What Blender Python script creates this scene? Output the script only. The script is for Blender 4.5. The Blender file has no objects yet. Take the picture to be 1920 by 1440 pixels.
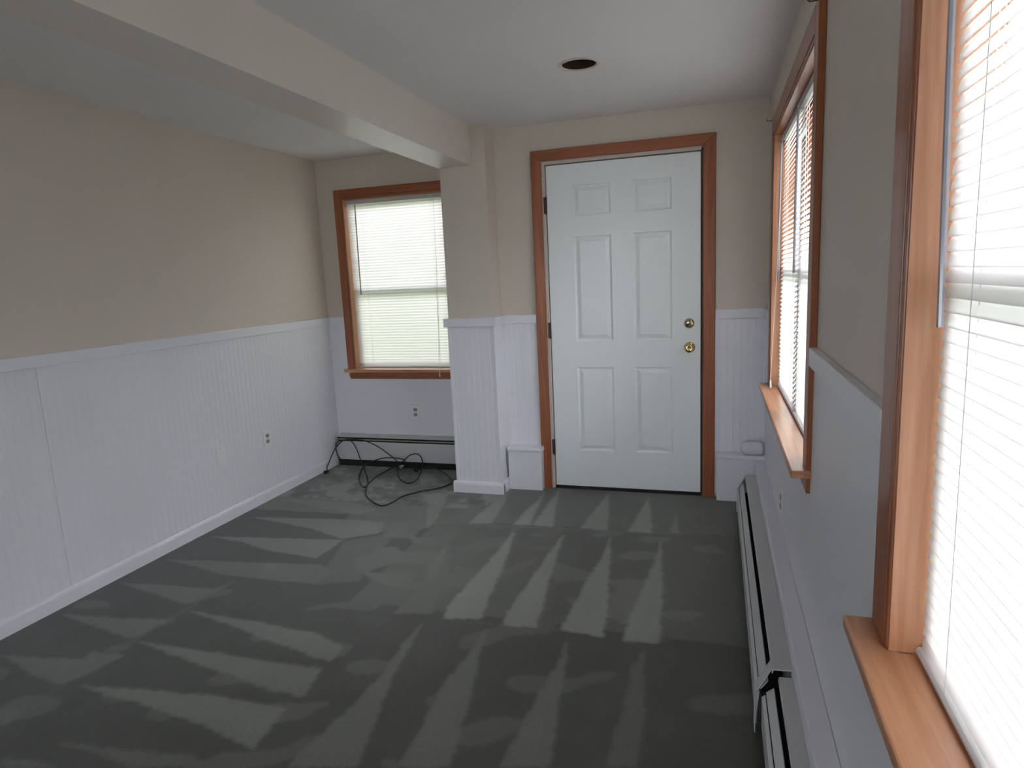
import bpy, bmesh, math, random
import numpy as np
from mathutils import Vector, Matrix
random.seed(4)
SC = bpy.context.scene
COL = SC.collection

# ------------------------------------------------------------------ camera
cam_d = bpy.data.cameras.new('camera')
cam = bpy.data.objects.new('camera', cam_d)
COL.objects.link(cam)
cam_d.sensor_width = 36.0
cam_d.lens = 1222.7 / 1920 * 36.0
cam_d.clip_start = 0.02
_r = Vector((0.95439049, 0.29516774, -0.04488656))
_u = Vector((-0.00547415, 0.16761757, 0.9858369))
_f = Vector((-0.29851103, 0.94062764, -0.16158841))
_m = Matrix((_r, _u, -_f)).transposed().to_4x4()
_m.translation = Vector((0, 0, 1.3896))
cam.matrix_world = _m
SC.camera = cam

# ------------------------------------------------------------------ world, exposure
W_STRENGTH = 6.5
EXPOSURE = 1.32
world = bpy.data.worlds.new('overcast_sky')
SC.world = world
world.use_nodes = True
nt = world.node_tree
nt.nodes.clear()
wo = nt.nodes.new('ShaderNodeOutputWorld')
bg = nt.nodes.new('ShaderNodeBackground')
tc = nt.nodes.new('ShaderNodeTexCoord')
sp = nt.nodes.new('ShaderNodeSeparateXYZ')
cr = nt.nodes.new('ShaderNodeValToRGB')
nt.links.new(tc.outputs['Generated'], sp.inputs[0])
nt.links.new(sp.outputs['Z'], cr.inputs[0])
cr.color_ramp.elements[0].position = 0.0
cr.color_ramp.elements[0].color = (0.92, 0.96, 1.04, 1)
cr.color_ramp.elements[1].position = 0.6
cr.color_ramp.elements[1].color = (0.97, 0.99, 1.05, 1)
nt.links.new(cr.outputs[0], bg.inputs[0])
bg.inputs[1].default_value = W_STRENGTH
nt.links.new(bg.outputs[0], wo.inputs[0])

vs = SC.view_settings
vs.view_transform = 'Standard'
vs.look = 'None'
vs.gamma = 1.0
vs.use_curve_mapping = False
vs.exposure = EXPOSURE
cy = SC.cycles
cy.use_denoising = True
cy.max_bounces = 14
cy.diffuse_bounces = 10
cy.glossy_bounces = 4
cy.transmission_bounces = 8
cy.transparent_max_bounces = 12
cy.sample_clamp_indirect = 8.0

# ------------------------------------------------------------------ materials
def S(*c):
    return tuple(((v / 255) / 12.92 if v / 255 < .04045 else ((v / 255 + .055) / 1.055) ** 2.4) for v in c) + (1,)

class N:
    def __init__(self, name):
        self.m = bpy.data.materials.new(name)
        self.m.use_nodes = True
        self.t = self.m.node_tree
        self.b = self.t.nodes['Principled BSDF']
        self.out = self.t.nodes['Material Output']
    def n(self, kind, **kw):
        x = self.t.nodes.new(kind)
        for k, v in kw.items():
            if k in x.inputs:
                x.inputs[k].default_value = v
            else:
                setattr(x, k, v)
        return x
    def l(self, a, b):
        self.t.links.new(a, b)
    def coords(self, sx=1, sy=1, sz=1, which='Object'):
        tc = self.n('ShaderNodeTexCoord')
        mp = self.n('ShaderNodeMapping')
        mp.inputs['Scale'].default_value = (sx, sy, sz)
        self.l(tc.outputs[which], mp.inputs[0])
        return mp.outputs[0]
    def bump(self, src, strength, dist=0.001):
        b = self.n('ShaderNodeBump', Strength=strength, Distance=dist)
        self.l(src, b.inputs['Height'])
        self.l(b.outputs[0], self.b.inputs['Normal'])

def paint(name, col, rough=0.5, bump=0.08, var=0.03, scale=300, spec=0.5):
    k = N(name)
    c = k.coords()
    n1 = k.n('ShaderNodeTexNoise', Scale=2.2, Detail=4.0)
    k.l(c, n1.inputs['Vector'])
    mx = k.n('ShaderNodeMix', data_type='RGBA')
    mx.inputs[6].default_value = tuple(v * (1 - var) for v in col[:3]) + (1,)
    mx.inputs[7].default_value = tuple(min(1, v * (1 + var)) for v in col[:3]) + (1,)
    k.l(n1.outputs['Fac'], mx.inputs[0])
    k.l(mx.outputs[2], k.b.inputs['Base Color'])
    k.b.inputs['Roughness'].default_value = rough
    k.b.inputs['Specular IOR Level'].default_value = spec
    n2 = k.n('ShaderNodeTexNoise', Scale=scale, Detail=2.0)
    k.l(c, n2.inputs['Vector'])
    k.bump(n2.outputs['Fac'], bump)
    return k.m

def wood(name, grain, dark, light, rough=0.3):
    """grain: 'x', 'y' or 'z' – axis the grain runs along (object space)."""
    k = N(name)
    s = {'x': (1.2, 22, 22), 'y': (22, 1.2, 22), 'z': (22, 22, 1.2)}[grain]
    c = k.coords(*s)
    n1 = k.n('ShaderNodeTexNoise', Scale=1.6, Detail=6.0, Roughness=0.62, Distortion=0.8)
    k.l(c, n1.inputs['Vector'])
    c2 = k.coords(*[0.18 * v for v in s])
    n2 = k.n('ShaderNodeTexNoise', Scale=2.3, Detail=3.0, Distortion=2.5)
    k.l(c2, n2.inputs['Vector'])
    ad = k.n('ShaderNodeMath', operation='MULTIPLY_ADD')
    ad.inputs[1].default_value = 0.55
    k.l(n1.outputs['Fac'], ad.inputs[0])
    m2 = k.n('ShaderNodeMath', operation='MULTIPLY')
    m2.inputs[1].default_value = 0.45
    k.l(n2.outputs['Fac'], m2.inputs[0])
    k.l(m2.outputs[0], ad.inputs[2])
    r = k.n('ShaderNodeValToRGB')
    r.color_ramp.elements[0].position = 0.34
    r.color_ramp.elements[0].color = dark
    r.color_ramp.elements[1].position = 0.66
    r.color_ramp.elements[1].color = light
    k.l(ad.outputs[0], r.inputs[0])
    k.l(r.outputs[0], k.b.inputs['Base Color'])
    k.b.inputs['Roughness'].default_value = rough
    k.b.inputs['Coat Weight'].default_value = 0.12
    k.b.inputs['Coat Roughness'].default_value = 0.15
    k.bump(n1.outputs['Fac'], 0.12, 0.0006)
    return k.m

def plain(name, col, rough=0.5, metal=0.0, **kw):
    k = N(name)
    k.b.inputs['Base Color'].default_value = col
    k.b.inputs['Roughness'].default_value = rough
    k.b.inputs['Metallic'].default_value = metal
    c = k.coords()
    n2 = k.n('ShaderNodeTexNoise', Scale=120.0, Detail=2.0)
    k.l(c, n2.inputs['Vector'])
    mr = k.n('ShaderNodeMapRange')
    mr.inputs['To Min'].default_value = max(0, rough - .04)
    mr.inputs['To Max'].default_value = min(1, rough + .04)
    k.l(n2.outputs['Fac'], mr.inputs[0])
    k.l(mr.outputs[0], k.b.inputs['Roughness'])
    for a, b in kw.items():
        k.b.inputs[a.replace('_', ' ')].default_value = b
    return k.m

M = {}
M['beige'] = paint('beige_wall_paint', (0.645, 0.58, 0.515, 1), 0.5)
M['ceil'] = paint('ceiling_paint', (0.80, 0.785, 0.79, 1), 0.85, 0.15)
M['white'] = paint('white_wainscot_paint', (0.78, 0.785, 0.84, 1), 0.34)
M['beam'] = paint('cream_beam_paint', (0.72, 0.665, 0.61, 1), 0.36)
M['doorp'] = paint('pale_door_paint', (0.86, 0.91, 0.93, 1), 0.35, 0.03, 0.01)
M['jambw'] = paint('offwhite_jamb_paint', (0.66, 0.58, 0.54, 1), 0.4)
D_, L_ = (0.225, 0.064, 0.023, 1), (0.42, 0.142, 0.058, 1)
M['wx'] = wood('stained_wood_x', 'x', D_, L_)
M['wy'] = wood('stained_wood_y', 'y', D_, L_)
M['wz'] = wood('stained_wood_z', 'z', D_, L_)
D2, L2 = (0.40, 0.165, 0.078, 1), (0.68, 0.36, 0.21, 1)  # casing stain lightened: window light painted into sills and side jambs
M['sx'] = wood('lit_sill_wood', 'x', D2, L2)
M['sz'] = wood('lit_jamb_wood', 'z', D2, L2)
M['heat'] = paint('heater_enamel', (0.56, 0.57, 0.58, 1), 0.35, 0.02)
M['dark'] = plain('dark_cavity', (0.012, 0.011, 0.010, 1), 0.8)
M['rust'] = plain('rusty_can_metal', (0.05, 0.025, 0.012, 1), 0.7, 0.3)
M['brass'] = plain('polished_brass', (0.80, 0.64, 0.32, 1), 0.07, 1.0)
M['bronze'] = plain('aged_brass', (0.48, 0.40, 0.28, 1), 0.18, 1.0)
M['hinge'] = plain('dark_hinge_metal', (0.10, 0.055, 0.045, 1), 0.4, 0.7)
M['cord'] = plain('black_rubber', (0.012, 0.014, 0.015, 1), 0.42)
M['plug'] = plain('grey_plug', (0.33, 0.31, 0.26, 1), 0.35, 0.3)
M['plate'] = plain('ivory_plastic', (0.80, 0.80, 0.81, 1), 0.3)
M['socket'] = plain('grey_socket_plastic', (0.33, 0.32, 0.29, 1), 0.4)
M['vinyl'] = plain('white_vinyl', (0.78, 0.79, 0.80, 1), 0.4)
M['rail'] = plain('blind_rail_metal', (0.66, 0.64, 0.65, 1), 0.3)
M['wand'] = plain('clear_grey_plastic', (0.40, 0.40, 0.46, 1), 0.15, 0.0, Transmission_Weight=0.25)
M['string'] = plain('white_cord', (0.75, 0.72, 0.70, 1), 0.7)
M['weather'] = plain('brown_weatherstrip', (0.07, 0.04, 0.02, 1), 0.6)

# blind slats: thin, light passes through
k = N('translucent_slat')
k.t.nodes.remove(k.b)
df = k.n('ShaderNodeBsdfDiffuse'); df.inputs[0].default_value = (0.90, 0.89, 0.87, 1)
tl = k.n('ShaderNodeBsdfTranslucent'); tl.inputs[0].default_value = (0.95, 0.93, 0.92, 1)
gl = k.n('ShaderNodeBsdfGlossy', Roughness=0.35); gl.inputs[0].default_value = (0.9, 0.9, 0.9, 1)
m1 = k.n('ShaderNodeMixShader'); m1.inputs[0].default_value = 0.27
m2 = k.n('ShaderNodeMixShader'); m2.inputs[0].default_value = 0.05
k.l(df.outputs[0], m1.inputs[1]); k.l(tl.outputs[0], m1.inputs[2])
k.l(m1.outputs[0], m2.inputs[1]); k.l(gl.outputs[0], m2.inputs[2])
k.l(m2.outputs[0], k.out.inputs[0])
M['slat'] = k.m

# window glass: thin pane
k = N('window_glass')
k.t.nodes.remove(k.b)
tr = k.n('ShaderNodeBsdfTransparent'); tr.inputs[0].default_value = (0.95, 0.95, 0.95, 1)
gl = k.n('ShaderNodeBsdfGlossy', Roughness=0.02)
fr = k.n('ShaderNodeFresnel', IOR=1.45)
mg = k.n('ShaderNodeMixShader')
k.l(fr.outputs[0], mg.inputs[0]); k.l(tr.outputs[0], mg.inputs[1]); k.l(gl.outputs[0], mg.inputs[2])
k.l(mg.outputs[0], k.out.inputs[0])
M['glass'] = k.m

# carpet: pile attribute = vacuum strokes in the pile, plus painted light falloff toward the camera
k = N('green_grey_carpet')
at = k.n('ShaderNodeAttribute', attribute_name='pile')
c = k.coords()
nf = k.n('ShaderNodeTexNoise', Scale=260.0, Detail=3.0, Roughness=0.7); k.l(c, nf.inputs['Vector'])
nm = k.n('ShaderNodeTexNoise', Scale=5.0, Detail=5.0, Roughness=0.6); k.l(c, nm.inputs['Vector'])
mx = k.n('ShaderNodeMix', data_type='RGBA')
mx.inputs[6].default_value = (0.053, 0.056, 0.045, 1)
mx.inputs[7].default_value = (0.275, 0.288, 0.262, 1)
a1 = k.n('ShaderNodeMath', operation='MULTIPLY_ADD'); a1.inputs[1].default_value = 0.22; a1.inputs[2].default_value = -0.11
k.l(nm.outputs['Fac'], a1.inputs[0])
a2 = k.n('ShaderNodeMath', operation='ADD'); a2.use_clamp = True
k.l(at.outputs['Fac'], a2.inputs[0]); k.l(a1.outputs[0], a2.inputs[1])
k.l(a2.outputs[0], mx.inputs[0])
mm = k.n('ShaderNodeMix', data_type='RGBA', blend_type='MULTIPLY'); mm.inputs[0].default_value = 1.0
r = k.n('ShaderNodeMapRange'); r.inputs['From Min'].default_value = .3; r.inputs['From Max'].default_value = .7
r.inputs['To Min'].default_value = .62; r.inputs['To Max'].default_value = 1.38
k.l(nf.outputs['Fac'], r.inputs[0])
k.l(mx.outputs[2], mm.inputs[6]); k.l(r.outputs[0], mm.inputs[7])
k.l(mm.outputs[2], k.b.inputs['Base Color'])
k.b.inputs['Roughness'].default_value = 0.6
k.b.inputs['Specular IOR Level'].default_value = 0.55
k.b.inputs['Sheen Weight'].default_value = 0.25
k.b.inputs['Sheen Roughness'].default_value = 0.3
k.b.inputs['Sheen Tint'].default_value = (.8, .88, .95, 1)
k.bump(nf.outputs['Fac'], 0.5, 0.004)
M['carpet'] = k.m

k = N('lawn_grass')
c = k.coords()
n1 = k.n('ShaderNodeTexNoise', Scale=3.0, Detail=8.0); k.l(c, n1.inputs['Vector'])
r = k.n('ShaderNodeValToRGB')
r.color_ramp.elements[0].color = (0.09, 0.12, 0.06, 1); r.color_ramp.elements[1].color = (0.20, 0.25, 0.14, 1)
k.l(n1.outputs['Fac'], r.inputs[0]); k.l(r.outputs[0], k.b.inputs['Base Color'])
k.b.inputs['Roughness'].default_value = 0.9
M['grass'] = k.m

M['shade_hedge'] = paint('shade_hedge_leaves', (0.16, 0.24, 0.07, 1), 0.8, 0.5, 0.4, 12)
# ------------------------------------------------------------------ mesh helpers
def box(bm, x0, x1, y0, y1, z0, z1):
    v = [bm.verts.new(p) for p in ((x0, y0, z0), (x1, y0, z0), (x1, y1, z0), (x0, y1, z0),
                                   (x0, y0, z1), (x1, y0, z1), (x1, y1, z1), (x0, y1, z1))]
    for f in ((0, 3, 2, 1), (4, 5, 6, 7), (0, 1, 5, 4), (1, 2, 6, 5), (2, 3, 7, 6), (3, 0, 4, 7)):
        bm.faces.new([v[i] for i in f])

def prism(bm, prof, a0, a1, axis='x'):
    """closed profile swept along an axis. axis x: prof=(y,z); y: prof=(x,z); z: prof=(x,y)."""
    def P(p, a):
        return {'x': (a, p[0], p[1]), 'y': (p[0], a, p[1]), 'z': (p[0], p[1], a)}[axis]
    A = [bm.verts.new(P(p, a0)) for p in prof]
    B = [bm.verts.new(P(p, a1)) for p in prof]
    n = len(prof)
    for i in range(n):
        bm.faces.new((A[i], A[(i + 1) % n], B[(i + 1) % n], B[i]))
    bm.faces.new(A[::-1]); bm.faces.new(B)

def lathe(bm, prof, origin, axis, seg=32):
    """prof = [(r, d)] d along axis from origin."""
    ax = Vector(axis).normalized()
    t = ax.orthogonal().normalized(); b = ax.cross(t)
    rings = []
    for rr, d in prof:
        c0 = Vector(origin) + ax * d
        rings.append([bm.verts.new(c0 + (t * math.cos(2 * math.pi * i / seg) + b * math.sin(2 * math.pi * i / seg)) * max(rr, 1e-5)) for i in range(seg)])
    for a, c in zip(rings, rings[1:]):
        for i in range(seg):
            bm.faces.new((a[i], a[(i + 1) % seg], c[(i + 1) % seg], c[i]))
    bm.faces.new(rings[0][::-1]); bm.faces.new(rings[-1])

def catmull(pts, n=8):
    P = [Vector(p) for p in pts]
    P = [P[0] * 2 - P[1]] + P + [P[-1] * 2 - P[-2]]
    out = []
    for i in range(1, len(P) - 2):
        for j in range(n):
            t = j / n
            out.append(0.5 * ((2 * P[i]) + (-P[i - 1] + P[i + 1]) * t + (2 * P[i - 1] - 5 * P[i] + 4 * P[i + 1] - P[i + 2]) * t * t
                              + (-P[i - 1] + 3 * P[i] - 3 * P[i + 1] + P[i + 2]) * t ** 3))
    out.append(P[-2])
    return out

def tube(bm, pts, r, seg=8):
    pts = [Vector(p) for p in pts]
    rings = []
    nrm = None
    for i, p in enumerate(pts):
        d = (pts[min(i + 1, len(pts) - 1)] - pts[max(i - 1, 0)]).normalized()
        if nrm is None:
            nrm = d.orthogonal().normalized()
        nrm = (nrm - d * nrm.dot(d))
        nrm = nrm.normalized() if nrm.length > 1e-6 else d.orthogonal().normalized()
        b = d.cross(nrm)
        rings.append([bm.verts.new(p + (nrm * math.cos(2 * math.pi * k / seg) + b * math.sin(2 * math.pi * k / seg)) * r) for k in range(seg)])
    for a, c in zip(rings, rings[1:]):
        for k in range(seg):
            bm.faces.new((a[k], a[(k + 1) % seg], c[(k + 1) % seg], c[k]))
    bm.faces.new(rings[0][::-1]); bm.faces.new(rings[-1])

def obj(name, bm, mat, parent=None, bevel=0.0, smooth=False, seg=2):
    bmesh.ops.recalc_face_normals(bm, faces=bm.faces)
    me = bpy.data.meshes.new(name)
    bm.to_mesh(me); bm.free()
    me.materials.append(M[mat] if isinstance(mat, str) else mat)
    o = bpy.data.objects.new(name, me)
    COL.objects.link(o)
    if parent is not None:
        o.parent = parent
    if smooth:
        for p in me.polygons:
            p.use_smooth = True
    if bevel:
        md = o.modifiers.new('bevel', 'BEVEL')
        md.width = bevel; md.segments = seg; md.limit_method = 'ANGLE'; md.angle_limit = math.radians(40)
    return o

def B():
    return bmesh.new()

def bobj(name, boxes, mat, parent=None, bevel=0.0):
    bm = B()
    for b in boxes:
        box(bm, *b)
    return obj(name, bm, mat, parent, bevel)

def empty(name, loc, rz=0.0):
    o = bpy.data.objects.new(name, None)
    o.empty_display_size = 0.05
    COL.objects.link(o)
    o.location = loc; o.rotation_euler = (0, 0, rz)
    return o

def tag(o, label=None, cat=None, group=None, kind=None):
    if label: o['label'] = label
    if cat: o['category'] = cat
    if group: o['group'] = group
    if kind: o['kind'] = kind
    return o

def structure(o, label, cat):
    return tag(o, label, cat, kind='structure')

def copy_tree(o, parent=None):
    c = o.copy(); COL.objects.link(c); c.parent = parent
    for ch in list(o.children):
        copy_tree(ch, c)
    return c

# ------------------------------------------------------------------ the room's numbers (metres)
XL, XR = -2.845, 0.281        # left and right wall faces
YD, YA = 4.04, 4.38           # door wall face, alcove wall face
YB = -2.6                     # wall behind the camera
H = 2.30
CX0, CX1, CY = -1.634, -1.335, 3.87   # column
CAP0, CAP1 = 1.093, 1.148     # wainscot cap
T = 0.12
SILL, HEAD = 0.775, 2.010     # right hand windows
DX0, DX1, DZ1 = -1.004, -0.090, 2.05  # door slab
CWR = 0.095

# ------------------------------------------------------------------ floor with vacuum marks
MARKS = [
(0.7, [(-1.702, 3.877), (-1.642, 3.653), (-1.575, 3.363), (-1.561, 3.197), (-1.718, 3.54)]),
(0.9, [(-1.311, 3.943), (-1.362, 3.324), (-1.229, 3.349), (-1.268, 3.718)]),
(1, [(-1.067, 3.941), (-1.106, 3.356), (-1.004, 3.368)]),
(1, [(-0.989, 4.065), (-0.988, 3.365), (-0.871, 3.361), (-0.949, 3.775)]),
(1, [(-0.654, 4.011), (-0.717, 3.374), (-0.566, 3.372)]),
(1, [(-0.401, 3.95), (-0.454, 3.378), (-0.327, 3.372), (-0.363, 3.692)]),
(0.8, [(-0.215, 3.701), (-0.236, 3.405), (-0.183, 3.4)]),
(0.45, [(-1.362, 3.324), (-0.167, 3.403), (-0.166, 3.382), (-1.353, 3.299)]),
(0.9, [(-1.081, 3.328), (-1.068, 3.026), (-1.104, 2.42), (-1.085, 2.305), (-0.924, 2.332), (-0.963, 2.612), (-1.01, 3.01)]),
(0.95, [(-0.789, 3.298), (-0.808, 2.997), (-0.835, 2.405), (-0.821, 2.304), (-0.687, 2.325), (-0.724, 2.663)]),
(1, [(-0.535, 3.302), (-0.543, 2.975), (-0.577, 2.574), (-0.583, 2.391), (-0.585, 2.324), (-0.413, 2.315), (-0.46, 2.72)]),
(0.9, [(-0.275, 3.353), (-0.28, 3.029), (-0.312, 2.752), (-0.335, 2.481), (-0.337, 2.302), (-0.201, 2.318), (-0.218, 2.691)]),
(0.5, [(-1.374, 3.05), (-1.34, 2.713), (-1.273, 2.567), (-1.297, 2.771)]),
(0.75, [(-0.545, 2.277), (-0.548, 2.095), (-0.57, 1.878), (-0.58, 1.669), (-0.596, 1.566), (-0.45, 1.603), (-0.48, 1.823), (-0.518, 2.102)]),
(0.5, [(-0.257, 2.275), (-0.279, 2.158), (-0.285, 1.871), (-0.292, 1.778), (-0.296, 1.641), (-0.21, 1.663), (-0.219, 1.887), (-0.238, 2.115)]),
(0.35, [(-1.085, 2.305), (-0.585, 2.324), (-0.583, 2.315), (-1.08, 2.294)]),
(0.25, [(-0.814, 3.022), (-0.698, 3.212), (-0.307, 3.332), (-0.168, 3.205), (-0.236, 2.853), (-0.416, 2.815), (-0.497, 2.888)]),
(0.15, [(-0.348, 2.663), (-0.037, 2.81), (-0.04, 2.447), (-0.201, 2.318)]),
(0.6, [(-2.806, 3.496), (-2.289, 3.545), (-2.002, 3.447), (-2.089, 3.338), (-2.437, 3.407)]),
(0.6, [(-2.737, 3.173), (-2.111, 3.253), (-1.858, 3.248), (-1.809, 3.094), (-1.977, 2.976), (-2.275, 3.085)]),
(0.6, [(-2.794, 2.856), (-2.532, 2.83), (-2.34, 2.765), (-1.976, 2.719), (-1.956, 2.969)]),
(0.6, [(-2.788, 2.544), (-2.372, 2.596), (-1.918, 2.657), (-1.812, 2.612), (-1.807, 2.468), (-2.284, 2.453), (-2.518, 2.496)]),
(0.6, [(-2.781, 2.275), (-2.263, 2.321), (-2.215, 2.41), (-2.261, 2.186), (-2.289, 2.168), (-2.538, 2.216)]),
(0.65, [(-2.804, 1.964), (-2.471, 1.996), (-2.241, 2.043), (-2.231, 2.077), (-2.271, 1.879), (-2.304, 1.871), (-2.563, 1.919)]),
(0.6, [(-2.703, 1.652), (-2.35, 1.706), (-2.359, 1.76), (-2.207, 1.77), (-2.235, 1.645), (-2.275, 1.56), (-2.473, 1.589)]),
(0.55, [(-2.334, 1.395), (-2.257, 1.421), (-2.246, 1.334)]),
(0.85, [(-2.241, 2.117), (-1.932, 2.105), (-1.577, 2.088), (-1.377, 2.015), (-1.373, 1.916), (-1.713, 1.996), (-2.048, 2.079)]),
(0.85, [(-2.233, 1.857), (-1.915, 1.872), (-1.614, 1.868), (-1.378, 1.872), (-1.348, 1.706), (-1.634, 1.745), (-1.922, 1.797)]),
(0.9, [(-2.226, 1.572), (-1.914, 1.615), (-1.662, 1.645), (-1.372, 1.65), (-1.354, 1.455), (-1.657, 1.518), (-1.939, 1.549)]),
(0.5, [(-1.998, 1.325), (-1.8, 1.344), (-1.528, 1.382), (-1.395, 1.365), (-1.649, 1.301)]),
(0.5, [(-2.102, 1.233), (-2.006, 1.245), (-1.89, 1.241), (-2.054, 1.2)]),
(0.3, [(-2.239, 2.419), (-2.278, 1.847), (-2.283, 1.598), (-2.255, 1.34), (-2.241, 1.33), (-2.266, 1.589), (-2.249, 1.834), (-2.213, 2.407)]),
(0.7, [(-1.158, 2.289), (-1.165, 2.083), (-1.142, 1.911), (-1.167, 1.665), (-1.203, 1.458), (-1.192, 1.416), (-0.999, 1.465), (-1.068, 1.773), (-1.104, 1.92), (-1.146, 2.186)]),
(0.7, [(-0.882, 2.308), (-0.88, 2.148), (-0.902, 1.888), (-0.882, 1.631), (-0.884, 1.493), (-0.733, 1.531), (-0.785, 1.841), (-0.848, 2.119)]),
(0.3, [(-1.718, 3.111), (-1.667, 2.832), (-1.618, 2.536), (-1.817, 2.461), (-1.946, 2.953)]),
(0.4, [(-1.354, 3.051), (-1.364, 2.765), (-1.294, 2.498), (-1.312, 2.299), (-1.143, 2.337), (-1.235, 2.731)]),
(0.35, [(-2.217, 3.557), (-1.671, 3.865), (-1.543, 3.307), (-1.84, 3.088), (-2.147, 3.282)]),
(0.3, [(-1.333, 3.037), (-1.163, 3.07), (-1.133, 2.753), (-1.213, 2.678)]),
(0.3, [(-2.701, 4.341), (-1.835, 4.263), (-1.636, 3.871), (-2.086, 3.53), (-2.635, 3.702)]),
(0.5, [(-2.043, 3.859), (-1.901, 3.94), (-1.819, 3.678), (-1.995, 3.648)]),
(0.5, [(-2.759, 3.954), (-2.544, 3.895), (-2.54, 3.718), (-2.706, 3.807)])]

def floor_mesh():
    def axis(vals):
        out = []
        for a, b, s in vals:
            n = max(1, int(round((b - a) / s)))
            out += [a + (b - a) * i / n for i in range(n)]
        out.append(vals[-1][1])
        return np.array(out)
    xs = axis([(XL - T, XR + T, 0.0105)])
    ys = axis([(YB - T, 0.6, 0.12), (0.6, 4.5, 0.0105)])
    X, Y = np.meshgrid(xs, ys)
    near = lambda p: .68 if max(v[1] for v in p) < 2.75 else 1.0     # strokes nearest the camera painted fainter, as the light falls off there
    rng = np.random.RandomState(3)
    # wobble so that no mark has a ruler edge
    def wob(s, amp, seed):
        r = np.random.RandomState(seed)
        o = np.zeros_like(X)
        for _ in range(14):
            a, b, ph = r.normal(0, s), r.normal(0, s), r.uniform(0, 6.28)
            o += np.sin(a * X + b * Y + ph)
        return o / 14 ** .5 * amp
    Xw = X + wob(40, .002, 1) + wob(9, .003, 2) + rng.normal(0, .0015, X.shape)
    Yw = Y + wob(40, .002, 5) + wob(9, .003, 6) + rng.normal(0, .0015, X.shape)
    pile = np.where(Y > 3.42 + .04 * X, .42, np.where((Y > 2.36) & (X > -1.55), .30, .07))     # three stroke rows, lighter toward the door: light falloff painted into the pile
    for wt, poly in MARKS:
        x0 = min(p[0] for p in poly) - .05; x1 = max(p[0] for p in poly) + .05
        y0 = min(p[1] for p in poly) - .05; y1 = max(p[1] for p in poly) + .05
        inside = np.zeros(X.shape, bool)
        n = len(poly)
        for i in range(n):
            ax, ay = poly[i]; bx_, by_ = poly[(i + 1) % n]
            if ay == by_:
                continue
            cnd = ((ay > Yw) != (by_ > Yw)) & (Xw < (bx_ - ax) * (Yw - ay) / (by_ - ay) + ax)
            inside ^= cnd
        pile = np.where(inside, np.maximum(pile, wt * near(poly)), pile)
    # trampled, patchy pile in the alcove and by the right hand wall
    al = wob(14, 1.0, 11) + wob(30, .6, 12)
    m = (Y > 3.55) & (X < -1.3)
    pile = np.where(m & (al > 0.25), np.maximum(pile, .80), pile)
    pile = np.where(m & (al < -.6), .25, pile)
    sm = wob(18, 1.0, 21) + wob(7, .8, 22)
    m = (np.hypot(X + .33, (Y - 2.95) * .8) < .42)
    pile = np.where(m & (sm > .7), np.maximum(pile, .5), pile)
    m = (Y < 2.4) | (X > -0.15)
    pile = np.where(m & (sm > 1.2), np.maximum(pile, .28), pile)
    m = (np.hypot(X + 1.35, (Y - 3.2) * .8) < .55)
    pile = np.where(m & (sm > .2), np.maximum(pile, .40), pile)
    pile = (pile + np.roll(pile, 1, 0) + np.roll(pile, 1, 1)) / 3
    ny, nx = X.shape
    verts = np.stack([X, Y, np.zeros_like(X)], -1).reshape(-1, 3)
    idx = np.arange(nx * ny).reshape(ny, nx)
    faces = np.stack([idx[:-1, :-1], idx[:-1, 1:], idx[1:, 1:], idx[1:, :-1]], -1).reshape(-1, 4)
    me = bpy.data.meshes.new('floor')
    me.from_pydata(verts.tolist(), [], faces.tolist())
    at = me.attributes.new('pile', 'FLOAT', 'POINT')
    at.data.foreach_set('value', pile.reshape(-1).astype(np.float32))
    me.materials.append(M['carpet'])
    o = bpy.data.objects.new('floor', me)
    COL.objects.link(o)
    return o
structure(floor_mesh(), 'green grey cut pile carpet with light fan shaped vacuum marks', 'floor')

# sub floor so no light comes from below
structure(bobj('ground', [(-16, 16, -14, 18, -0.62, -0.5)], 'grass'), 'green lawn outside behind the blinds', 'lawn')
structure(bobj('floor_slab', [(XL - T, XR + T, YB - T, YA + T, -0.5, -0.004)], 'dark'), 'dark slab under the carpet', 'floor slab')

# ------------------------------------------------------------------ ceiling with the round hole
HX, HY, HR = -0.583, 3.02, 0.076
bm = B()
n = 48; half = 0.2
inner, outer = [], []
for i in range(n):
    a = 2 * math.pi * i / n + math.pi / n * 0
    c_, s_ = math.cos(a), math.sin(a)
    kx = half / max(abs(c_), abs(s_))
    inner.append(bm.verts.new((HX + HR * c_, HY + HR * s_, H)))
    outer.append(bm.verts.new((HX + kx * c_, HY + kx * s_, H)))
for i in range(n):
    j = (i + 1) % n
    bm.faces.new((inner[i], outer[i], outer[j], inner[j]))
def cq(x0, x1, y0, y1):
    bm.faces.new([bm.verts.new(p) for p in ((x0, y0, H), (x0, y1, H), (x1, y1, H), (x1, y0, H))])
X0, X1, Y0, Y1 = XL - T, XR + T, YB - T, YA + T
cq(X0, HX - half, Y0, Y1); cq(HX + half, X1, Y0, Y1)
cq(HX - half, HX + half, Y0, HY - half); cq(HX - half, HX + half, HY + half, Y1)
structure(obj('ceiling', bm, 'ceil'), 'flat grey white painted ceiling with one round hole', 'ceiling')
structure(bobj('roof', [(X0, X1 + .15, Y0, Y1 + .4, 2.56, 2.66)], 'dark'), 'roof slab above the ceiling, eave lengthened to cut alcove light', 'roof')  # unseen eave lengthened on the alcove side to cut that window's light

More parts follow.
